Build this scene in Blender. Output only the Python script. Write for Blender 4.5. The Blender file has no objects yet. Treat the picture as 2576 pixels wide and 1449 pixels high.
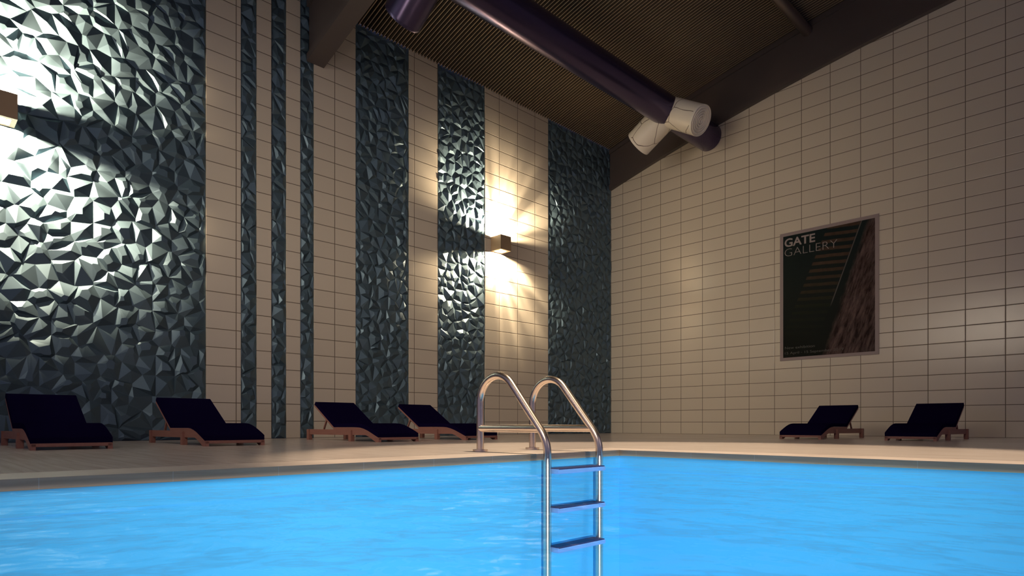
import bpy, bmesh, math, random
from mathutils import Vector, Matrix
random.seed(7)
R = 0.3                      # one tile row = 0.3 m; all measures below are in rows
C = bpy.context.scene.collection
def P(x, L, z): return Vector((x*R, -L*R, z*R))
def arch(x): return .267*x - .00305*x*x
WATER = -.176

# ------------------------------------------------------------------ materials
def mat(name):
    m = bpy.data.materials.new(name); m.use_nodes = True
    nt = m.node_tree
    return m, nt, nt.nodes['Principled BSDF'], nt.nodes['Material Output']
def simple(name, col, rough=.5, metal=0, spec=.5, **k):
    m, nt, b, o = mat(name)
    b.inputs['Base Color'].default_value = (*col, 1)
    b.inputs['Roughness'].default_value = rough
    b.inputs['Metallic'].default_value = metal
    b.inputs['Specular IOR Level'].default_value = spec
    for kk, v in k.items(): b.inputs[kk.replace('_', ' ')].default_value = v
    return m
class NT:
    def __init__(s, nt): s.nt = nt
    def n(s, t, **k):
        x = s.nt.nodes.new(t)
        for a, v in k.items(): setattr(x, a, v)
        return x
    def l(s, a, b): s.nt.links.new(a, b)
    def m(s, op, a, b=None, c=None, clamp=False):
        x = s.n('ShaderNodeMath', operation=op); x.use_clamp = clamp
        for i, v in enumerate((a, b, c)):
            if v is None: continue
            if hasattr(v, 'default_value') or hasattr(v, 'is_linked'): s.l(v, x.inputs[i])
            else: x.inputs[i].default_value = v
        return x.outputs[0]
    def mix(s, f, a, b):
        x = s.n('ShaderNodeMix', data_type='RGBA')
        for i, v in ((0, f), (6, a), (7, b)):
            if isinstance(v, tuple): x.inputs[i].default_value = (*v, 1)
            elif isinstance(v, (int, float)): x.inputs[i].default_value = v
            else: s.l(v, x.inputs[i])
        return x.outputs[2]
    def coords(s):
        t = s.n('ShaderNodeTexCoord'); q = s.n('ShaderNodeSeparateXYZ'); s.l(t.outputs['Object'], q.inputs[0])
        return t.outputs['Object'], q.outputs
    def noise(s, vec, scale, detail=3, sc=(1, 1, 1)):
        mp = s.n('ShaderNodeMapping'); mp.inputs['Scale'].default_value = sc; s.l(vec, mp.inputs[0])
        x = s.n('ShaderNodeTexNoise'); x.inputs['Scale'].default_value = scale; x.inputs['Detail'].default_value = detail
        s.l(mp.outputs[0], x.inputs['Vector']); return x.outputs[0]
    def ramp(s, v, a, b, lo=0., hi=1.):
        x = s.n('ShaderNodeMapRange'); x.clamp = True
        for i, w in enumerate((v, a, b, lo, hi)):
            if hasattr(w, 'is_linked'): s.l(w, x.inputs[i])
            else: x.inputs[i].default_value = w
        return x.outputs[0]

def tile_mat(name, axis, off, col=(.68, .61, .49)):
    """glazed 2 x 1 tiles in a stack bond; axis 0 = x, 1 = -y"""
    m, nt, b, o = mat(name); g = NT(nt); vec, q = g.coords()
    u = g.m('MULTIPLY', q[axis], (1 if axis == 0 else -1)/R)
    v = g.m('MULTIPLY', q[2], 1/R)
    fu = g.m('ABSOLUTE', g.m('SUBTRACT', g.m('FRACT', g.m('ADD', g.m('MULTIPLY', g.m('SUBTRACT', u, off), .5), .5)), .5))
    fv = g.m('ABSOLUTE', g.m('SUBTRACT', g.m('FRACT', g.m('ADD', v, .5)), .5))
    du = g.m('MULTIPLY', fu, 2.0)
    d = g.m('MINIMUM', du, fv)
    line = g.ramp(d, .014, .026, 1, 0)
    cell = g.n('ShaderNodeTexWhiteNoise', noise_dimensions='2D')
    cb = g.n('ShaderNodeCombineXYZ')
    g.l(g.m('FLOOR', g.m('MULTIPLY', g.m('SUBTRACT', u, off), .5)), cb.inputs[0]); g.l(g.m('FLOOR', v), cb.inputs[1])
    g.l(cb.outputs[0], cell.inputs['Vector'])
    dark = tuple(c*.94 for c in col)
    base = g.mix(g.m('MULTIPLY', cell.outputs[0], .6), col, dark)
    g.l(g.mix(line, base, (.16, .12, .085)), b.inputs['Base Color'])
    g.l(g.ramp(line, 0, 1, .16, .7), b.inputs['Roughness'])
    b.inputs['Specular IOR Level'].default_value = .5
    bp = g.n('ShaderNodeBump'); bp.inputs['Distance'].default_value = .004; bp.inputs['Strength'].default_value = .42
    h = g.m('ADD', g.ramp(d, .012, .04), g.m('MULTIPLY', g.noise(vec, 260, 2), .12))
    g.l(h, bp.inputs['Height']); g.l(bp.outputs[0], b.inputs['Normal'])
    return m
M = {}
M['tile_left'] = tile_mat('cream_glazed_tile_left', 1, .38)
M['tile_back'] = tile_mat('cream_glazed_tile_back', 0, 1.275)

def relief_mat():
    m, nt, b, o = mat('teal_glazed_relief'); g = NT(nt)
    vec, q = g.coords()
    n = g.noise(vec, 1.6, 2)
    g.l(g.mix(n, (.095, .155, .195), (.115, .175, .22)), b.inputs['Base Color'])
    b.inputs['Roughness'].default_value = .42
    b.inputs['Metallic'].default_value = .42
    b.inputs['Specular IOR Level'].default_value = .42
    bv = g.n('ShaderNodeBevel'); bv.samples = 4; bv.inputs['Radius'].default_value = .008
    ml = g.n('ShaderNodeVectorMath', operation='MULTIPLY'); ml.inputs[1].default_value = (1, 2.9, 2.9); g.l(bv.outputs[0], ml.inputs[0])
    nm = g.n('ShaderNodeVectorMath', operation='NORMALIZE'); g.l(ml.outputs[0], nm.inputs[0])
    g.l(nm.outputs[0], b.inputs['Normal'])
    return m
M['relief'] = relief_mat()

def deck_mat(name, face=False):
    m, nt, b, o = mat(name); g = NT(nt); vec, q = g.coords()
    s1 = g.noise(vec, 1.0, 6, (1.2, 22, 22) if not face else (3, 3, 60))
    s2 = g.noise(vec, .9, 2)
    v = g.m('ADD', g.m('MULTIPLY', s1, .7), g.m('MULTIPLY', s2, .3))
    c1, c2 = ((.60, .51, .45), (.78, .68, .61)) if not face else ((.44, .305, .205), (.55, .39, .27))  # edge-stone face is darker: shade on the upright side put into its colour
    base = g.mix(g.ramp(v, .35, .65), c1, c2)
    # seams of the planks / of the edge stones
    if face:
        fx = g.m('ABSOLUTE', g.m('SUBTRACT', g.m('FRACT', g.m('ADD', g.m('DIVIDE', g.m('ADD', g.m('MULTIPLY', q[0], 1/R), .36), 1.9), .5)), .5))
        fy = g.m('ABSOLUTE', g.m('SUBTRACT', g.m('FRACT', g.m('ADD', g.m('DIVIDE', g.m('SUBTRACT', g.m('MULTIPLY', q[1], -1/R), .8), 1.9), .5)), .5))
        geo = g.n('ShaderNodeNewGeometry'); sn = g.n('ShaderNodeSeparateXYZ'); g.l(geo.outputs['Normal'], sn.inputs[0])
        isx = g.m('GREATER_THAN', g.m('ABSOLUTE', sn.outputs[0]), .5)
        isy = g.m('GREATER_THAN', g.m('ABSOLUTE', sn.outputs[1]), .5)
        jo = g.m('ADD', g.m('MULTIPLY', isy, g.m('LESS_THAN', fx, .003)), g.m('MULTIPLY', isx, g.m('LESS_THAN', fy, .003)))
        face_c = g.mix(jo, base, (.58, .48, .40))
        top_c = g.mix(g.ramp(v, .35, .65), (.58, .49, .43), (.74, .64, .57))
        g.l(g.mix(g.m('GREATER_THAN', sn.outputs[2], .5), face_c, top_c), b.inputs['Base Color'])
    else:
        fy = g.m('ABSOLUTE', g.m('SUBTRACT', g.m('FRACT', g.m('MULTIPLY', q[1], 1/.18)), .5))
        jo = g.m('MULTIPLY', g.m('GREATER_THAN', fy, .488), .35)
        g.l(g.mix(jo, base, (.3, .25, .22)), b.inputs['Base Color'])
    b.inputs['Roughness'].default_value = .22 if not face else .4
    b.inputs['Specular IOR Level'].default_value = .6
    bp = g.n('ShaderNodeBump'); bp.inputs['Distance'].default_value = .002; bp.inputs['Strength'].default_value = .42
    g.l(s1, bp.inputs['Height']); g.l(bp.outputs[0], b.inputs['Normal'])
    return m
M['deck'] = deck_mat('pale_deck_planks')
M['coping'] = deck_mat('stone_pool_edge', True)
M['slot'] = simple('dark_slot', (.02, .018, .018), .6)

def basin_mat():
    m, nt, b, o = mat('blue_pool_tile'); g = NT(nt); vec, q = g.coords()
    n = g.noise(vec, .8, 2)
    g.l(g.mix(n, (.085, .50, .86), (.10, .55, .89)), b.inputs['Base Color'])
    b.inputs['Roughness'].default_value = .6; b.inputs['Specular IOR Level'].default_value = .42
    return m
M['basin'] = basin_mat()

def water_mat():
    m, nt, b, o = mat('pool_water'); g = NT(nt); nt.nodes.remove(b)
    vec, q = g.coords()
    w1 = g.noise(vec, 1.5, 2, (1, 1, 1)); w2 = g.noise(vec, 6, 2, (1, 1, 1))
    h = g.m('ADD', g.m('MULTIPLY', w1, 1.0), g.m('MULTIPLY', w2, .25))
    bp = g.n('ShaderNodeBump'); bp.inputs['Distance'].default_value = .16; bp.inputs['Strength'].default_value = 1
    g.l(h, bp.inputs['Height'])
    tr = g.n('ShaderNodeBsdfTransparent'); tr.inputs[0].default_value = (.93, .98, 1, 1)
    gl = g.n('ShaderNodeBsdfGlossy'); gl.inputs['Roughness'].default_value = .01
    g.l(bp.outputs[0], gl.inputs['Normal'])
    lw = g.n('ShaderNodeFresnel'); lw.inputs['IOR'].default_value = 1.06; g.l(bp.outputs[0], lw.inputs['Normal'])
    f = g.ramp(lw.outputs[0], 0, 1, .055, .26)
    mx = g.n('ShaderNodeMixShader'); g.l(f, mx.inputs[0]); g.l(tr.outputs[0], mx.inputs[1]); g.l(gl.outputs[0], mx.inputs[2])
    g.l(mx.outputs[0], o.inputs['Surface'])
    return m
M['water'] = water_mat()

def ceil_mat():
    m, nt, b, o = mat('brown_ribbed_ceiling'); g = NT(nt); vec, q = g.coords()
    g.l(g.mix(g.noise(vec, .7, 2), (.34, .27, .185), (.42, .33, .225)), b.inputs['Base Color'])
    b.inputs['Roughness'].default_value = .55; b.inputs['Specular IOR Level'].default_value = .3
    return m
M['ceiling'] = ceil_mat()
M['rib_side'] = simple('shaded_rib_flank', (.095, .075, .052), .6, spec=.2)  # flank colour darkened to stand in for the ribs' own shade
M['backing'] = simple('shaded_ceiling_backing', (.016, .012, .010), .9, spec=.05)  # shade in the gaps between ribs put into the colour
M['beam'] = simple('dark_beam_paint', (.085, .068, .064), .42, spec=.5)
M['duct'] = simple('dark_purple_duct', (.075, .058, .125), .24, .75, .5)
M['pipe'] = simple('grey_steel_pipe', (.32, .27, .24), .3, .85)
M['steel'] = simple('brushed_stainless_steel', (.78, .67, .58), .26, 1)
M['bronze'] = simple('bronze_lamp_housing', (.34, .24, .15), .4, .3)
M['wood'] = None
def wood_mat():
    m, nt, b, o = mat('red_brown_wood'); g = NT(nt); vec, q = g.coords()
    s = g.noise(vec, 2.2, 4, (1.5, 14, 14))
    g.l(g.mix(s, (.22, .095, .075), (.36, .165, .125)), b.inputs['Base Color'])
    b.inputs['Roughness'].default_value = .5
    return m
M['wood'] = wood_mat()
M['cushion'] = simple('navy_cushion_fabric', (.005, .0025, .022), 1, spec=0)
M['tread'] = simple('dark_blue_tread', (.012, .016, .11), .6)
M['tread_edge'] = simple('pale_blue_tread_edge', (.22, .42, .80), .5)
def nozzle_mat():
    m, nt, b, o = mat('white_seamed_plastic'); g = NT(nt); vec, q = g.coords()
    vo = g.n('ShaderNodeTexVoronoi', feature='DISTANCE_TO_EDGE'); vo.inputs['Scale'].default_value = 1.7
    nz = g.n('ShaderNodeTexNoise'); nz.inputs['Scale'].default_value = 2.2; g.l(vec, nz.inputs['Vector'])
    ad = g.n('ShaderNodeVectorMath', operation='ADD'); g.l(vec, ad.inputs[0])
    sc = g.n('ShaderNodeVectorMath', operation='SCALE'); sc.inputs['Scale'].default_value = .12; g.l(nz.outputs['Color'], sc.inputs[0])
    g.l(sc.outputs[0], ad.inputs[1]); g.l(ad.outputs[0], vo.inputs['Vector'])
    ln = g.ramp(vo.outputs[0], .008, .014, 1, 0)
    g.l(g.mix(ln, (.86, .80, .68), (.2, .16, .13)), b.inputs['Base Color'])
    b.inputs['Roughness'].default_value = .22; b.inputs['Subsurface Weight'].default_value = .0
    return m
M['nozzle'] = nozzle_mat()
M['grille'] = simple('white_diffuser_plastic', (.85, .80, .70), .25)
def emit(name, col, s):
    m, nt, b, o = mat(name); b.inputs['Emission Color'].default_value = (*col, 1); b.inputs['Emission Strength'].default_value = s
    b.inputs['Base Color'].default_value = (.8, .8, .8, 1); return m
M['lens'] = emit('warm_lamp_lens', (1, .84, .58), 9)
M['frame'] = simple('grey_brown_poster_border', (.28, .22, .22), .45)
M['letter_bold'] = simple('grey_print_bold', (.30, .245, .235), .5)
M['letter_thin'] = simple('grey_print_thin', (.25, .205, .20), .5)
M['letter_dim'] = simple('dim_print_small', (.075, .07, .065), .5)

def poster_mat():
    m, nt, b, o = mat('dark_photo_print'); g = NT(nt); vec, q = g.coords()
    x = g.m('MULTIPLY', q[0], 1/R); z = g.m('MULTIPLY', q[2], 1/R)
    def xl(p0, p1):     # x of the line p0-p1 at height z
        k = (p1[0]-p0[0])/(p1[1]-p0[1])
        return g.m('ADD', g.m('MULTIPLY', g.m('SUBTRACT', z, p0[1]), k), p0[0])
    wob = g.m('MULTIPLY', g.m('SUBTRACT', g.noise(vec, 6, 4), .5), .35)
    xs = g.m('SUBTRACT', x, xl((19.05, 14.8), (17.45, 11.06)))
    xr = g.m('SUBTRACT', x, xl((21.36, 14.92), (19.35, 9.35)))
    xk = g.m('SUBTRACT', g.m('ADD', x, wob), xl((21.68, 14.88), (18.75, 5.82)))
    # background, blue-black fading to green-black
    bg = g.mix(g.ramp(z, 6, 14.5), (.002, .003, .0015), (.003, .009, .010))
    # stair treads
    ph = g.m('FRACT', g.m('ADD', g.m('ADD', g.m('MULTIPLY', z, 1/.505), g.m('MULTIPLY', x, .16)), g.m('MULTIPLY', g.noise(vec, 5, 3), .14)))
    band = g.m('MULTIPLY', g.ramp(ph, .42, .56), g.ramp(ph, .97, .9))
    tc = g.mix(g.noise(vec, 9, 4), (.022, .012, .008), (.075, .045, .03))
    tc = g.mix(g.ramp(z, 12.2, 9.4), tc, (.008, .010, .004))
    fade = g.ramp(z, 7.0, 10.2)
    band = g.m('MULTIPLY', g.m('MULTIPLY', band, fade), g.m('MULTIPLY', g.ramp(xs, -.03, .03), g.ramp(xr, -.02, -.08)))
    c = g.mix(band, bg, tc)
    c = g.mix(g.m('MULTIPLY', g.ramp(g.m('ABSOLUTE', xr), .05, .02), g.ramp(z, 9.2, 9.8)), c, (.09, .078, .075))
    mp = g.n('ShaderNodeMapping'); mp.inputs['Scale'].default_value = (4.5, 1, .9)
    m0 = g.n('ShaderNodeMapping'); m0.inputs['Rotation'].default_value = (0, math.radians(-18), 0); g.l(vec, m0.inputs[0]); g.l(m0.outputs[0], mp.inputs[0]); rn = g.n('ShaderNodeTexNoise'); rn.inputs['Scale'].default_value = 2.6; rn.inputs['Detail'].default_value = 8; rn.inputs['Roughness'].default_value = .65
    g.l(mp.outputs[0], rn.inputs['Vector'])
    rock = g.mix(g.ramp(rn.outputs[0], .40, .62), (.012, .004, .004), (.10, .066, .062))
    c = g.mix(g.ramp(xk, -.03, .35), c, rock)
    g.l(c, b.inputs['Base Color']); b.inputs['Roughness'].default_value = .45
    b.inputs['Specular IOR Level'].default_value = .08
    return m
M['print'] = poster_mat()

# ------------------------------------------------------------------ mesh helpers
def link(name, me, m, parent=None, smooth=False):
    if smooth: me.shade_smooth() if hasattr(me, 'shade_smooth') else None
    ob = bpy.data.objects.new(name, me); C.objects.link(ob)
    if m: me.materials.append(m)
    if parent: ob.parent = parent
    return ob
def fin(name, bm, m, parent=None, smooth=None, bevel=None):
    if bevel:
        es = [e for e in bm.edges if len(e.link_faces) == 2 and e.calc_face_angle(0) > .5]
        bmesh.ops.bevel(bm, geom=es, offset=bevel, segments=2, affect='EDGES', clamp_overlap=True)
    bmesh.ops.recalc_face_normals(bm, faces=bm.faces)
    if smooth:
        for f in bm.faces: f.smooth = True
        for e in bm.edges:
            if len(e.link_faces) == 2 and e.calc_face_angle(0) > smooth: e.smooth = False
    me = bpy.data.meshes.new(name); bm.to_mesh(me); bm.free()
    return link(name, me, m, parent)
def box(bm, a, b):
    """a, b opposite corners, metres, any order"""
    r = bmesh.ops.create_cube(bm, size=1)
    for v in r['verts']:
        for i in range(3): v.co[i] = a[i] if v.co[i] < 0 else b[i]
def cell(bm, x0, x1, L0, L1, z0, z1): box(bm, P(x0, L1, z0), P(x1, L0, z1))
def sweep(bm, pts, r, n=20, cap=True):
    rings = []; up0 = None
    for i, p in enumerate(pts):
        d = (pts[min(i+1, len(pts)-1)] - pts[max(i-1, 0)]).normalized()
        if up0 is None:
            up0 = Vector((0, 1, 0)) if abs(d.y) < .9 else Vector((1, 0, 0))
        s = d.cross(up0).normalized(); u = s.cross(d).normalized(); up0 = u
        rings.append([bm.verts.new(p + (s*math.cos(a) + u*math.sin(a))*r) for a in (2*math.pi*k/n for k in range(n))])
    for a, b in zip(rings, rings[1:]):
        for k in range(n): bm.faces.new((a[k], a[(k+1) % n], b[(k+1) % n], b[k]))
    if cap: bm.faces.new(rings[0][::-1]); bm.faces.new(rings[-1])
    return rings
def prism(bm, prof, w0, w1, f):
    """closed 2-D outline prof extruded between w0 and w1; f(u, w, v) -> Vector"""
    a = [bm.verts.new(f(u, w0, v)) for u, v in prof]; b = [bm.verts.new(f(u, w1, v)) for u, v in prof]
    n = len(prof)
    bm.faces.new(a); bm.faces.new(b[::-1])
    for i in range(n): bm.faces.new((a[i], b[i], b[(i+1) % n], a[(i+1) % n]))
def empty(name, loc, rz=0):
    o = bpy.data.objects.new(name, None); C.objects.link(o); o.location = loc; o.rotation_euler = (0, 0, rz)
    o.empty_display_size = .1
    return o
def tag(o, label, cat, group=None, kind=None):
    if label: o['label'] = label
    if cat: o['category'] = cat
    if group: o['group'] = group
    if kind: o['kind'] = kind
    return o
def struct(o): o['kind'] = 'structure'; return o

# ------------------------------------------------------------------ the room
XR, LB = 64, 66            # how far the room is built to the right and towards the viewer
PX0, PL0, PX1, PL1 = 23.7, 31.4, 60, 62.5      # pool opening
DEP = .08                     # the relief panels are let into the tiling
bm = bmesh.new(); cell(bm, -1, -DEP, -1, LB, -1, 26.9)
for a, b in ((-1, .012), (8.78, 15.85), (20.36, 22.82), (26.93, 29.75), (30.64, 31.49), (32.39, 33.23), (34.13, 35.96), (56.01, LB)):
    cell(bm, -DEP, 0, a, b, -1, 26.9)
bmesh.ops.remove_doubles(bm, verts=bm.verts, dist=1e-5)
struct(fin('wall_left', bm, M['tile_left']))
bm = bmesh.new()
xs = [XR*i/48 for i in range(49)]
prism(bm, [(0, -1)] + [(x, 26.6+arch(x)) for x in xs] + [(XR, -1)], 0, -1, lambda u, w, v: P(u, w, v))
struct(fin('wall_back', bm, M['tile_back']))
# deck with the pool opening; the coping is its own ring
bm = bmesh.new(); CW = 1.5
X0, L0_, X1, L1_ = PX0-CW, PL0-CW, PX1+CW, PL1+CW
for a in ((0, XR, 0, L0_), (0, XR, L1_, LB), (0, X0, L0_, L1_), (X1, XR, L0_, L1_)):
    cell(bm, a[0], a[1], a[2], a[3], -.9, 0)
struct(fin('floor', bm, M['deck']))
bm = bmesh.new(); g = .05
for a in ((X0+g, X1-g, L0_+g, PL0), (X0+g, X1-g, PL1, L1_-g), (X0+g, PX0, PL0, PL1), (PX1, X1-g, PL0, PL1)):
    cell(bm, a[0], a[1], a[2], a[3], -.55, 0)
bmesh.ops.remove_doubles(bm, verts=bm.verts, dist=1e-5)
struct(fin('trim_1', bm, M['coping']))
bm = bmesh.new(); cell(bm, X0-.02, X0+g+.02, L0_, L1_, -.08, -.06)
cell(bm, X0, X1, L0_-.02, L0_+g+.02, -.08, -.06)
struct(fin('trim_2', bm, M['slot']))
# basin
bm = bmesh.new(); T = .4; D = -5.2
cell(bm, PX0-T, PX0, PL0-T, PL1+T, D-T, -.56); cell(bm, PX1, PX1+T, PL0-T, PL1+T, D-T, -.56)
cell(bm, PX0, PX1, PL0-T, PL0, D-T, -.56); cell(bm, PX0, PX1, PL1, PL1+T, D-T, -.56); cell(bm, PX0, PX1, PL0, PL1, D-T, D)
# waterline band of the same tile just under the surface, flush with the edge stones
cell(bm, PX0-.02, PX0+.03, PL0, PL1, -.58, WATER-.004); cell(bm, PX0, PX1, PL0-.02, PL0+.03, -.58, WATER-.004)
struct(fin('pool_basin', bm, M['basin']))
bm = bmesh.new()
vs = [bm.verts.new(P(x, L, WATER)) for x, L in ((PX0, PL0), (PX1, PL0), (PX1, PL1), (PX0, PL1))]
bm.faces.new(vs)
w = fin('pool_water', bm, M['water'])
for pl in w.data.polygons:
    if pl.normal.z < 0: w.data.flip_normals()
tag(w, 'bright blue rippled water filling the swimming pool', 'water', kind='stuff')

# vaulted ceiling: backing with ribs running across the vault, gap shade painted in
def cz(x): return 26.3 + arch(x)
bm = bmesh.new(); PITCH = .2620; RW = .062; RH = .16
xs = [-.0 + XR*i/44 for i in range(45)]
prof = []
k = int(LB/PITCH)
prev = None
for i in range(k):
    L = .2 + i*PITCH
    prof += [(L, RH), (L+.03, 0), (L+.03+RW, 0), (L+.06+RW, RH)]
cols = [[bm.verts.new(P(x, L, cz(x)+h)) for (L, h) in prof] for x in xs]
for a, b in zip(cols, cols[1:]):
    for i in range(len(prof)-1): bm.faces.new((a[i], b[i], b[i+1], a[i+1]))
ce = fin('ceiling', bm, M['ceiling'])
ce.data.materials.append(M['backing']); ce.data.materials.append(M['rib_side'])
for pl in ce.data.polygons:
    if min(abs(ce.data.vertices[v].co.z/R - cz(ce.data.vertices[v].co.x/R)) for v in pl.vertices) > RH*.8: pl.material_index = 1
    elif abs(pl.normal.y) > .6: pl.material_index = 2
struct(ce)

# ------------------------------------------------------------------ steel roof beams (arched I beams)
def beam(L0, L1, lip, label):
    b = empty('roof_beam', P(0, (L0+L1)/2, 22.6))
    xs = [XR*i/64 for i in range(65)]
    def slab(nm, z0, z1, a, c):
        bm = bmesh.new()
        pr = [(x, z0+arch(x)) for x in xs] + [(x, z1+arch(x)) for x in reversed(xs)]
        prism(bm, pr, a, c, lambda u, w, v: P(u, w, v) - b.location)
        return fin(nm, bm, M['beam'], b, bevel=.008)
    slab('bottom_flange', 22.6, 23.05, L0, L1)
    slab('web', 23.05, 25.9, L0 + (lip if L0 > 1 else 0), L1-lip)
    slab('top_flange', 25.9, 26.3, L0, L1)
    tag(b, label, 'beam', 'arched roof beams')
    return b
beam(0.004, .38, .13, 'dark arched roof beam running along the top of the cream back wall')
beam(29.12, 30.24, .16, 'dark arched roof beam crossing overhead with its end on the left wall')

# ------------------------------------------------------------------ faceted relief panels on the left wall
def clip(poly, a, b, c):      # keep a*x+b*y <= c
    out = []
    for i, p in enumerate(poly):
        q = poly[(i+1) % len(poly)]
        dp, dq = a*p[0]+b*p[1]-c, a*q[0]+b*q[1]-c
        if dp <= 0: out.append(p)
        if (dp < 0 < dq) or (dq < 0 < dp):
            t = dp/(dp-dq); out.append((p[0]+(q[0]-p[0])*t, p[1]+(q[1]-p[1])*t))
    return out
def relief(L0, L1, z1, label):
    G = .82 if L1-L0 > 15 else .70; sites = {}
    rnd = random.Random(int(L0*100)+5)
    i0, i1 = int(L0/G)-2, int(L1/G)+3; j0, j1 = -2, int(z1/G)+3
    for i in range(i0, i1):
        for j in range(j0, j1):
            sites[i, j] = ((i+.5+rnd.uniform(-.46, .46))*G, (j+.5+rnd.uniform(-.46, .46))*G)
    bm = bmesh.new(); nodes = {}
    def node(x, y):
        on = min(abs(x-L0), abs(x-L1), abs(y), abs(y-z1)) < 1e-4
        q = .001 if on else .15
        kx, ky = round(x/q)*q, round(y/q)*q
        if not on and (kx <= L0+.03 or kx >= L1-.03 or ky <= .03 or ky >= z1-.03): kx, ky, on = x, y, False
        key = (round(kx, 4), round(ky, 4))
        if key not in nodes:
            r2 = random.Random(hash(key) & 0xffff)
            nodes[key] = bm.verts.new(P(.02-DEP + r2.random()**2*.02, kx, ky))
        return nodes[key]
    for (i, j), s in sites.items():
        if s[0] < L0-G*1.6 or s[0] > L1+G*1.6: continue
        poly = [(L0, 0), (L1, 0), (L1, z1), (L0, z1)]
        for di in range(-3, 4):
            for dj in range(-3, 4):
                t = sites.get((i+di, j+dj))
                if t and (di or dj) and poly:
                    a, b = t[0]-s[0], t[1]-s[1]
                    poly = clip(poly, a, b, (t[0]**2+t[1]**2-s[0]**2-s[1]**2)/2)
        if len(poly) < 3: continue
        ring = []
        for p in poly:
            v = node(*p)
            if v not in ring: ring.append(v)
        if len(ring) < 3: continue
        cx = sum(p[0] for p in poly)/len(poly); cy = sum(p[1] for p in poly)/len(poly)
        ar = abs(sum(poly[k][0]*poly[(k+1) % len(poly)][1]-poly[(k+1) % len(poly)][0]*poly[k][1] for k in range(len(poly))))/2
        h = (.045+rnd.random()*.055)*min(1, ar/.40)
        t = rnd.choice(poly); f = rnd.uniform(.1, .62)
        ax, ay = cx+(t[0]-cx)*f, cy+(t[1]-cy)*f
        n = len(ring)
        if rnd.random() < .5 and n > 3:          # flat-topped stone
            k0 = rnd.uniform(.25, .5); ta, tb = rnd.uniform(-.22, .22), rnd.uniform(-.22, .22)
            topv = []
            for v in ring:
                lx, lz = -v.co.y/R, v.co.z/R
                px_, py_ = ax+(lx-ax)*k0, ay+(lz-ay)*k0
                topv.append(bm.verts.new(P(.025-DEP+h*.9+.22*ta*(px_-ax)+.22*tb*(py_-ay), px_, py_)))
            try:
                bm.faces.new(topv)
                for k in range(n): bm.faces.new((ring[k], ring[(k+1) % n], topv[(k+1) % n], topv[k]))
            except ValueError: pass
        else:
            c = bm.verts.new(P(.025-DEP+h, ax, ay))
            for k in range(n):
                try: bm.faces.new((ring[k], ring[(k+1) % n], c))
                except ValueError: pass
    bmesh.ops.recalc_face_normals(bm, faces=bm.faces)
    if sum(f.normal.x for f in bm.faces) < 0: bmesh.ops.reverse_faces(bm, faces=bm.faces)
    # rim back to the wall
    be = [e for e in bm.edges if len(e.link_faces) == 1]
    r = bmesh.ops.extrude_edge_only(bm, edges=be)
    for v in r['geom']:
        if isinstance(v, bmesh.types.BMVert): v.co.x = (.003-DEP)*R
    me = bpy.data.meshes.new('relief_panel'); bm.to_mesh(me); bm.free()
    o = link('relief_panel', me, M['relief'])
    return tag(o, label, 'wall panel', 'faceted teal relief panels on the left wall')
Z1 = 26.44
relief(35.97, 56.0, Z1, 'widest teal faceted relief panel, filling the left edge of the picture behind two loungers')
relief(33.24, 34.12, Z1, 'narrow teal faceted panel, leftmost of the three thin strips')
relief(31.50, 32.38, Z1, 'narrow teal faceted panel, middle one of the three thin strips')
relief(29.76, 30.63, Z1, 'narrow teal faceted panel touching the end of the overhead beam')
relief(22.83, 26.92, Z1, 'unlit teal faceted panel rising behind the third lounger from the left')
relief(15.86, 20.35, Z1, 'teal faceted panel brightly lit by the lamp mounted just right of it')
relief(0.02, 8.77, Z1, 'wide teal faceted panel in the corner next to the back wall')

# ------------------------------------------------------------------ wall lamps
def lamp(Lc, label, prot=.0):
    zc = 14.59; h = .55
    e = empty('wall_lamp', P(0, Lc, zc)); tag(e, label, 'lamp', 'cube wall lamps')
    bm = bmesh.new(); t = .20; rc = .17      # wall thickness and depth of the recess
    x0, x1 = 0.004, 1.10
    for (a, b2, c, d) in ((x0, x1, -h, -h+t), (x0, x1, h-t, h), (x0, x0+t, -h+t, h-t), (x1-t, x1, -h+t, h-t)):
        cell(bm, a, b2, c, d, -h, h)
    cell(bm, x0+t, x1-t, -h+t, h-t, -h+rc, h-rc)
    bmesh.ops.remove_doubles(bm, verts=bm.verts, dist=1e-5)
    fin('housing', bm, M['bronze'], e)
    for s in (1, -1):
        bm = bmesh.new()
        sweep(bm, [P(.55, 0, s*(h-rc+.002)), P(.55, 0, s*(h-rc+.03))], .2*R, 24)
        fin('lens', bm, M['lens'], e, smooth=.6)
    return e
lamp(14.72, 'bronze cube wall lamp glowing between two teal panels at the centre')
lamp(44.66, 'bronze cube wall lamp cut off by the left edge, on the widest teal panel')
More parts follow.
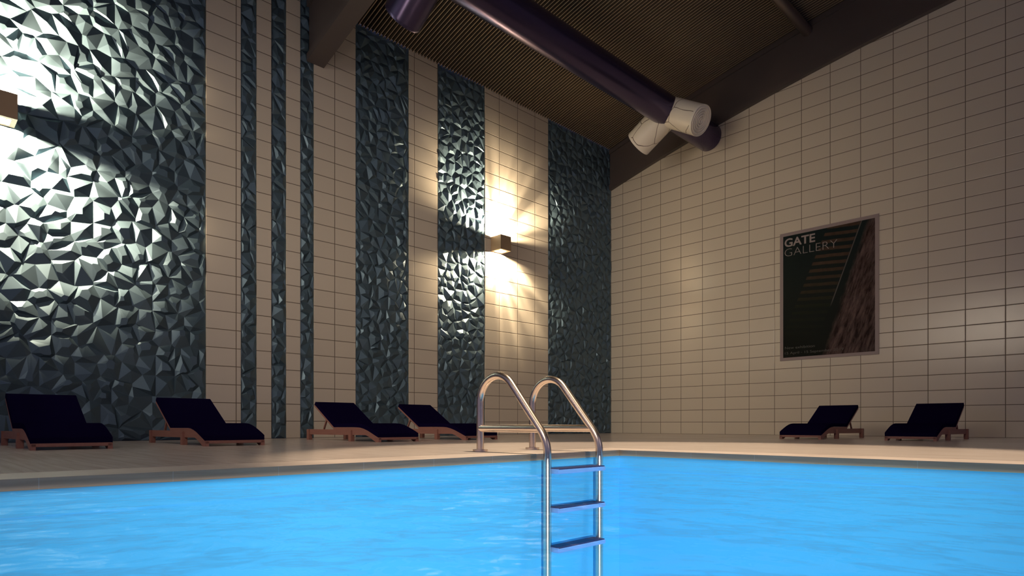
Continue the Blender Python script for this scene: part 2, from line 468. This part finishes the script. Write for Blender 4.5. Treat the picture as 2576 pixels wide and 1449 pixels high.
def lamp_light(Lc, s, power, seed, cut):
    ld = bpy.data.lights.new('lamp_bulb', 'POINT'); ld.energy = power; ld.color = (1, .78, .52); ld.shadow_soft_size = .022
    ld.use_nodes = True; nt = ld.node_tree; g = NT(nt); em = nt.nodes['Emission']
    tc = g.n('ShaderNodeTexCoord'); mp = g.n('ShaderNodeMapping'); mp.inputs['Location'].default_value = (seed, seed*.7, 0)
    g.l(tc.outputs['Normal'], mp.inputs[0])
    nz = g.n('ShaderNodeTexNoise'); nz.inputs['Scale'].default_value = 2.6; nz.inputs['Detail'].default_value = 2; g.l(mp.outputs[0], nz.inputs['Vector'])
    geo = g.n('ShaderNodeNewGeometry'); q = g.n('ShaderNodeSeparateXYZ'); g.l(geo.outputs['Incoming'], q.inputs[0])
    g.l(g.m('MULTIPLY', g.ramp(nz.outputs[0], .38, .66, .35, 1.9), g.ramp(q.outputs[0], -cut*1.5, -cut, 1, .0)), em.inputs['Strength'])
    o = bpy.data.objects.new('lamp_bulb', ld); C.objects.link(o); o.location = P(.72, Lc, 14.59+s*(.55-(.085 if s > 0 else .125)))
    return o
PW = 520
for Lc, sd, k, ct in ((14.72, 3.1, 2.1, .068), (44.66, 8.4, 5.8, .068)):
    lamp_light(Lc, 1, PW*k, sd, ct); lamp_light(Lc, -1, PW*k, sd+20, ct)

# ------------------------------------------------------------------ duct with its branches, and the thin pipe
AX, AZ, AR = 9.9, 24.35, 1.08
e = empty('ventilation_duct', P(AX, .4, AZ))
tag(e, 'thick dark purple ventilation duct under the ceiling with a white forked outlet', 'duct')
bm = bmesh.new(); rings = sweep(bm, [P(0, L, 0) for L in [-.35] + [i*.75 for i in range(0, 84)]], AR*R, 48)
fin('duct_tube', bm, M['duct'], e, smooth=.6)
def nozzle(L, sx, m, mg, lab=None):
    a = math.radians(30.5); d = Vector((sx*math.cos(a), 0, -math.sin(a)))
    o = P(0, L-.4, 0)
    bm = bmesh.new(); ln = 3.0*R; r = AR*R
    sweep(bm, [o + d*(ln*t) for t in (.0, .25, .5, .75, .985)] + [o + d*ln], r, 48)
    # soften the rim
    nz = fin('branch_outlet', bm, m, e, smooth=.6)
    if lab: nz['label'] = lab
    # ringed diffuser set into the mouth
    bm = bmesh.new(); s = d.cross(Vector((0, 1, 0))).normalized(); u = Vector((0, 1, 0)); n = 48; prevr = None
    prof = [(0.0, .02)]
    k = 5
    for i in range(k):
        r0 = .10 + i*.165
        prof += [(r0, .02), (r0+.03, .09), (r0+.08, .09), (r0+.11, .02)]
    prof += [(.97, .02), (.985, .08), (1.0, .05), (1.0, -.02)]
    for (rr, hh) in prof[1:]:
        ring = [bm.verts.new(o + d*(ln + hh*R*1.7) + (s*math.cos(t)+u*math.sin(t))*(rr*r*1.005)) for t in (2*math.pi*j/n for j in range(n))]
        if prevr:
            for j in range(n): bm.faces.new((prevr[j], prevr[(j+1) % n], ring[(j+1) % n], ring[j]))
        else: bm.faces.new(ring)
        prevr = ring
    fin('diffuser', bm, mg, nz, smooth=.5)
nozzle(6.22, 1, M['nozzle'], M['grille'], 'white branch outlet with fine dark seams')
nozzle(6.22, -1, M['nozzle'], M['grille'], 'white branch outlet with fine dark seams')
nozzle(28.3, 1, M['duct'], M['duct']); nozzle(28.3, -1, M['duct'], M['duct'])
bm = bmesh.new(); sweep(bm, [P(17.8, L, 29.5) for L in (.26, 10, 20, 29.25)], .36*R, 28)
tag(fin('pipe', bm, M['pipe'], smooth=.6), 'thin grey steel pipe under the ceiling, meeting the back beam at upper right', 'pipe')

# ------------------------------------------------------------------ poster
e = empty('poster', P(19.08, 0, 10.36)); tag(e, 'tall dark gallery poster with a grey border on the cream back wall', 'poster')
def rel(p): return p - e.location
bm = bmesh.new(); a, b = rel(P(15.72, .0055, 5.59)), rel(P(22.43, .06, 15.15)); box(bm, a, b)
fin('border', bm, M['frame'], e, bevel=.002)
bm = bmesh.new(); box(bm, P(15.96, .055, 5.81), P(22.19, .066, 14.91))
pr = fin('photo_print', bm, M['print'], e); pr.matrix_parent_inverse = Matrix.Translation(-e.location)
def text(s, x0, x1, z0, cap, L, m, off=0, lab=None):
    cu = bpy.data.curves.new('lettering', 'FONT'); cu.body = s; cu.size = 1; cu.offset = off; cu.extrude = .001
    t = bpy.data.objects.new('tmp', cu); C.objects.link(t)
    bpy.context.view_layer.update()
    me = bpy.data.meshes.new_from_object(t.evaluated_get(bpy.context.evaluated_depsgraph_get()))
    C.objects.unlink(t); bpy.data.objects.remove(t)
    mnx = min(v.co.x for v in me.vertices); mxx = max(v.co.x for v in me.vertices)
    capu = .729
    sx = (x1-x0)/(mxx-mnx); sz = cap/capu
    for v in me.vertices:
        x, y, z = v.co
        v.co = rel(P(x0+(x-mnx)*sx, L, z0+y*sz)) + Vector((0, -z*.3, 0))
    me.materials.clear()
    o = link('lettering', me, m, e)
    return o
text('GATE', 16.07, 18.27, 14.11, .62, .072, M['letter_bold'], .022)
text('GALLERY', 16.08, 19.78, 13.38, .62, .072, M['letter_thin'], -.021)
def extent(s):
    cu = bpy.data.curves.new('lettering', 'FONT'); cu.body = s; cu.size = 1
    t = bpy.data.objects.new('tmp', cu); C.objects.link(t); bpy.context.view_layer.update()
    me = bpy.data.meshes.new_from_object(t.evaluated_get(bpy.context.evaluated_depsgraph_get()))
    C.objects.unlink(t); bpy.data.objects.remove(t)
    return sorted(v.co.x for v in me.vertices)
def line_of_text(s, x0, x1, z0, cap, L, m, off):
    full = extent(s); k = (x1-x0)/(full[-1]-full[0]); words = s.split(' '); pre = ''
    for wd in words:
        a = extent(pre)[-1]+1e-3 if pre.strip() else -1
        e_ = [x for x in extent(pre+wd) if x > a]
        if wd == '-':
            bm = bmesh.new(); box(bm, rel(P(x0+(e_[0]-full[0])*k, L-.004, z0+cap*.36)), rel(P(x0+(e_[-1]-full[0])*k, L+.002, z0+cap*.44)))
            fin('lettering', bm, m, e)
        else:
            text(wd, x0+(e_[0]-full[0])*k, x0+(e_[-1]-full[0])*k, z0, cap, L, m, off)
        pre += wd+' '
line_of_text('New exhibition', 16.09, 18.24, 6.44, .20, .072, M['letter_dim'], -.006)
line_of_text('15 April - 15 September 2019', 16.09, 20.19, 6.05, .19, .072, M['letter_dim'], -.006)

# ------------------------------------------------------------------ pool ladder
RT = .112
e = empty('pool_ladder', P(22.7, 34.1, 0)); tag(e, 'stainless steel pool ladder with two looped handrails standing at the pool edge', 'ladder')
def lp(x, L, z): return P(x, L, z) - e.location
for L in (35.24, 32.95):
    pts = [(21.34, 0.02), (21.34, .4), (21.34, .8), (21.34, 1.2), (21.34, 1.5)]
    cx, cz_, r = 22.11, 1.49, .77
    for k in range(1, 16):
        a = math.radians(180 - k*(180-42)/15); pts.append((cx+r*math.cos(a), cz_+r*math.sin(a)))
    p0 = pts[-1]; p1 = (23.82, .70)
    for k in range(1, 9): pts.append((p0[0]+(p1[0]-p0[0])*k/8, p0[1]+(p1[1]-p0[1])*k/8))
    q = [p1, (24.10, .40), (24.10, .0)]
    for k in range(1, 11):
        t = k/10; pts.append(tuple((1-t)**2*q[0][i]+2*t*(1-t)*q[1][i]+t*t*q[2][i] for i in (0, 1)))
    for z in (-.5, -1.5, -2.5, -3.5, -4.6): pts.append((24.10, z))
    bm = bmesh.new(); sweep(bm, [lp(x, L, z) for x, z in pts], RT*R, 24)
    h = fin('handrail', bm, M['steel'], e, smooth=.7)
    bm = bmesh.new(); sweep(bm, [lp(21.34, L, .004), lp(21.34, L, .05), lp(21.34, L, .062)], .23*R, 32)
    fin('base_plate', bm, M['steel'], e, smooth=.6, bevel=.002)
    bm = bmesh.new(); sweep(bm, [lp(21.36, L, .70), lp(22.5, L, .70), lp(23.80, L, .70)], RT*R*.98, 24)
    fin('cross_bar', bm, M['steel'], e, smooth=.7)
for z in (-.40, -1.46, -2.54):
    bm = bmesh.new(); a, b = lp(23.95, 35.14, z-.13), lp(24.42, 33.05, z); box(bm, a, b)
    t = fin('tread', bm, M['tread_edge'], e, bevel=.006)
    bm = bmesh.new(); a, b = lp(23.97, 35.10, z-.01), lp(24.40, 33.09, z+.015); box(bm, a, b)
    fin('tread_pad', bm, M['tread'], t)

# ------------------------------------------------------------------ sun loungers
def lounger(W=2.24):
    """foot end at u = 0 pointing +X, head towards -X; near side at Y = 0, far side at +Y"""
    S = .942
    e = empty('sun_lounger', (0, 0, 0))
    def U(u): return (u - 7.35)*S*R
    def f(u, w, v): return Vector((U(u), w*R, v*R))
    top = [(0, .56), (2.95, .56), (3.0, .67), (5.30, .675), (5.65, .66), (6.0, .605), (6.35, .52), (6.7, .41), (7.0, .31), (7.35, .19)]
    bot = [(7.35, 0), (7.08, 0), (6.75, .13), (6.45, .24), (6.15, .31), (5.9, .31), (4.6, .30), (0, .28)]
    for w in (0, W-.14):
        bm = bmesh.new(); prism(bm, top+bot, w, w+.14, f); fin('side_rail', bm, M['wood'], e, bevel=.003)
    for (u0, w) in ((.0, -.06), (.0, W-.12), (4.62, -.08), (4.62, W-.12)):
        bm = bmesh.new(); z1 = .56 if u0 == 0 else .54
        box(bm, f(u0, w, 0), f(u0+.27, w+.2, z1)); fin('leg', bm, M['wood'], e, bevel=.003)
    bm = bmesh.new(); box(bm, f(7.2, .02, .10), f(7.35, W-.02, .215)); fin('foot_board', bm, M['wood'], e, bevel=.003)
    bm = bmesh.new(); box(bm, f(.04, .14, .34), f(.2, W-.14, .53)); fin('head_board', bm, M['wood'], e, bevel=.003)
    bm = bmesh.new(); box(bm, f(3.02, .14, .40), f(3.2, W-.14, .6)); fin('cross_slat', bm, M['wood'], e)
    # back rest frame, tilted
    hx, hz = 3.02, .66; tx, tz = .86, 1.84
    dx, dz = (tx-hx)*S, tz-hz; ln = math.hypot(dx, dz); d = (dx/ln, dz/ln); nrm = (-d[1]*-1, d[0]*-1)   # normal on the sitting side
    nrm = (d[1], -d[0]) if d[1]*0 + (-d[0]) > 0 else (-d[1], d[0])
    def B(t, w, n):   # t along the back, n above it
        return Vector((U(hx) + (d[0]*t + nrm[0]*n)*R, w*R, (hz + d[1]*t + nrm[1]*n)*R))
    for w in (0, W-.14):
        bm = bmesh.new(); prism(bm, [(0, -.09), (ln, -.09), (ln, 0), (0, 0)], w, w+.14, lambda t, ww, n: B(t, ww, n)); fin('backrest_rail', bm, M['wood'], e, bevel=.003)
    bm = bmesh.new()
    for k in range(5):
        t = .15+k*(ln-.35)/4; prism(bm, [(t, -.07), (t+.2, -.07), (t+.2, -.005), (t, -.005)], .14, W-.14, lambda a, ww, n: B(a, ww, n))
    fin('backrest_slats', bm, M['wood'], e)
    # back cushion and seat cushion
    th = .19
    bm = bmesh.new(); prism(bm, [(.03, 0), (ln+.02, 0), (ln+.04, .05), (ln+.02, th-.02), (ln-.05, th), (.03, th)], .0, W, lambda t, ww, n: B(t, ww, n))
    fin('back_cushion', bm, M['cushion'], e, bevel=.010, smooth=.9)
    line = [(2.98, .672), (4.2, .676), (5.30, .68), (5.65, .665), (6.0, .61), (6.35, .525), (6.7, .415), (7.0, .315), (7.32, .215)]
    up = []
    for i, p in enumerate(line):
        a, b = line[max(i-1, 0)], line[min(i+1, len(line)-1)]
        tx_, tz_ = b[0]-a[0], b[1]-a[1]; l = math.hypot(tx_, tz_)
        up.append((min(7.32, p[0]-tz_/l*th*.9), p[1]+tx_/l*th))
    bm = bmesh.new(); prism(bm, line + up[::-1], 0, W, f)
    fin('seat_cushion', bm, M['cushion'], e, bevel=.010, smooth=.9)
    for w in (.16, W-.24):
        bm = bmesh.new()
        x0, z0, x1, z1 = 1.47, .50, 1.93, 1.22
        prism(bm, [(x0-.05, z0), (x0+.05, z0), (x1+.05, z1), (x1-.05, z1)], w, w+.08, f)
        fin('prop_strut', bm, M['wood'], e)
    return e
def dup(root):
    r = root.copy(); C.objects.link(r)
    for ch in root.children:
        c = ch.copy(); C.objects.link(c); c.parent = r
    return r
proto = lounger()
spots = [   # foot x (or L), near side L, rotation, label
    (11.05, 44.92, 0, 'navy-cushioned wooden sun lounger farthest left, cut by the picture edge'),
    (11.03, 39.72, 0, 'navy-cushioned wooden sun lounger in front of the first cream tile strip'),
    (10.82, 32.12, 0, 'navy-cushioned wooden sun lounger, third from the left along the panelled wall'),
    (10.66, 26.78, 0, 'navy-cushioned wooden sun lounger partly hidden behind the ladder handrail'),
    (20.70, 12.05, 1, 'navy-cushioned wooden sun lounger below the poster'),
    (26.03, 12.08, 1, 'navy-cushioned wooden sun lounger at the far right of the back wall'),
]
for i, (a, b, r, lab) in enumerate(spots):
    o = proto if i == 0 else dup(proto)
    if r == 0:      # foot towards +X, near side nearest the viewer
        o.location = P(a, b, 0); o.rotation_euler = (0, 0, 0)
    else:           # foot towards the viewer (-Y), +Y side of the piece turns to +X
        o.location = P(a, b, 0); o.rotation_euler = (0, 0, -math.pi/2)
    tag(o, lab, 'sun lounger', 'sun loungers on the pool deck')

# ------------------------------------------------------------------ light
def area(name, loc, target, sx, sy, power, col, spread=180):
    ld = bpy.data.lights.new(name, 'AREA'); ld.shape = 'RECTANGLE'; ld.size = sx*R; ld.size_y = sy*R
    ld.energy = power; ld.color = col; ld.spread = math.radians(spread)
    o = bpy.data.objects.new(name, ld); C.objects.link(o); o.location = P(*loc)
    o.rotation_euler = (P(*target)-P(*loc)).to_track_quat('-Z', 'Y').to_euler()
    return o
area('fill_light', (58, 30, 15), (0, 24, 6), 14, 10, 8, (1, .85, .68), 75)  # unseen fill light added to brighten the left wall
area('fill_light', (15, 63, 14.5), (2, 0, 8), 20, 5, 62, (1, .85, .66), 54)  # added fill for the back wall, placed so its reflection gives a glint
area('fill_light', (36, 60, 24), (14, 26, 0), 14, 12, 58, (1, .84, .68), 72)  # added overhead fill, no fitting, to brighten the deck
area('fill_light', (13, 52, .6), (12, 24, 26), 8, 8, 34, (1, .84, .62), 80)  # upward fill added out of view to brighten beam undersides
sp = bpy.data.lights.new('pool_downlight', 'SPOT'); sp.energy = 3200; sp.color = (1, .78, .55); sp.spot_size = math.radians(50); sp.spot_blend = .3; sp.shadow_soft_size = .12
so = bpy.data.objects.new('pool_downlight', sp); C.objects.link(so); so.location = P(26, 31.5, 26)
def pool_lamp(x, L, tx, tL, power, ang):
    """submerged lamp whose optics throw nothing above the horizontal"""
    ld = bpy.data.lights.new('underwater_lamp', 'SPOT'); ld.energy = power; ld.color = (.86, .95, 1)
    ld.spot_size = math.radians(ang); ld.spot_blend = 1; ld.shadow_soft_size = .03
    ld.use_nodes = True; nt = ld.node_tree; g = NT(nt); em = nt.nodes['Emission']
    geo = g.n('ShaderNodeNewGeometry'); q = g.n('ShaderNodeSeparateXYZ'); g.l(geo.outputs['Incoming'], q.inputs[0])
    g.l(g.ramp(q.outputs[2], -.0005, .0005, 1, 0), em.inputs['Strength'])
    o = bpy.data.objects.new('underwater_lamp', ld); C.objects.link(o); o.location = P(x, L, WATER-.02)
    d = P(tx, tL, WATER-1.5)-o.location; o.rotation_euler = d.to_track_quat('-Z', 'Y').to_euler()
pool_lamp(54, 60, 24.5, 35.5, 5300, 46)

w = bpy.data.worlds.new('night'); bpy.context.scene.world = w; w.use_nodes = True
w.node_tree.nodes['Background'].inputs[0].default_value = (.27, .25, .46, 1)
w.node_tree.nodes['Background'].inputs[1].default_value = .42

# ------------------------------------------------------------------ camera
cd = bpy.data.cameras.new('camera'); co = bpy.data.objects.new('camera', cd); C.objects.link(co)
F = 1594.5; cd.sensor_width = 36; cd.sensor_fit = 'HORIZONTAL'; cd.lens = F/2576*36
cd.shift_y = (1067-724.5)/2576; cd.clip_start = .02
co.location = P(35.78, 48.02, .827)
fw = Vector((-.7147, .6994, 0)); co.rotation_euler = fw.to_track_quat('-Z', 'Y').to_euler()
sc = bpy.context.scene; sc.camera = co
vs = sc.view_settings; vs.view_transform = 'Standard'; vs.look = 'None'; vs.gamma = 1; vs.use_curve_mapping = False; vs.exposure = 0
cy = sc.cycles
cy.max_bounces = 8; cy.diffuse_bounces = 4; cy.glossy_bounces = 4; cy.transparent_max_bounces = 8
cy.caustics_reflective = False; cy.caustics_refractive = False; cy.sample_clamp_indirect = 6
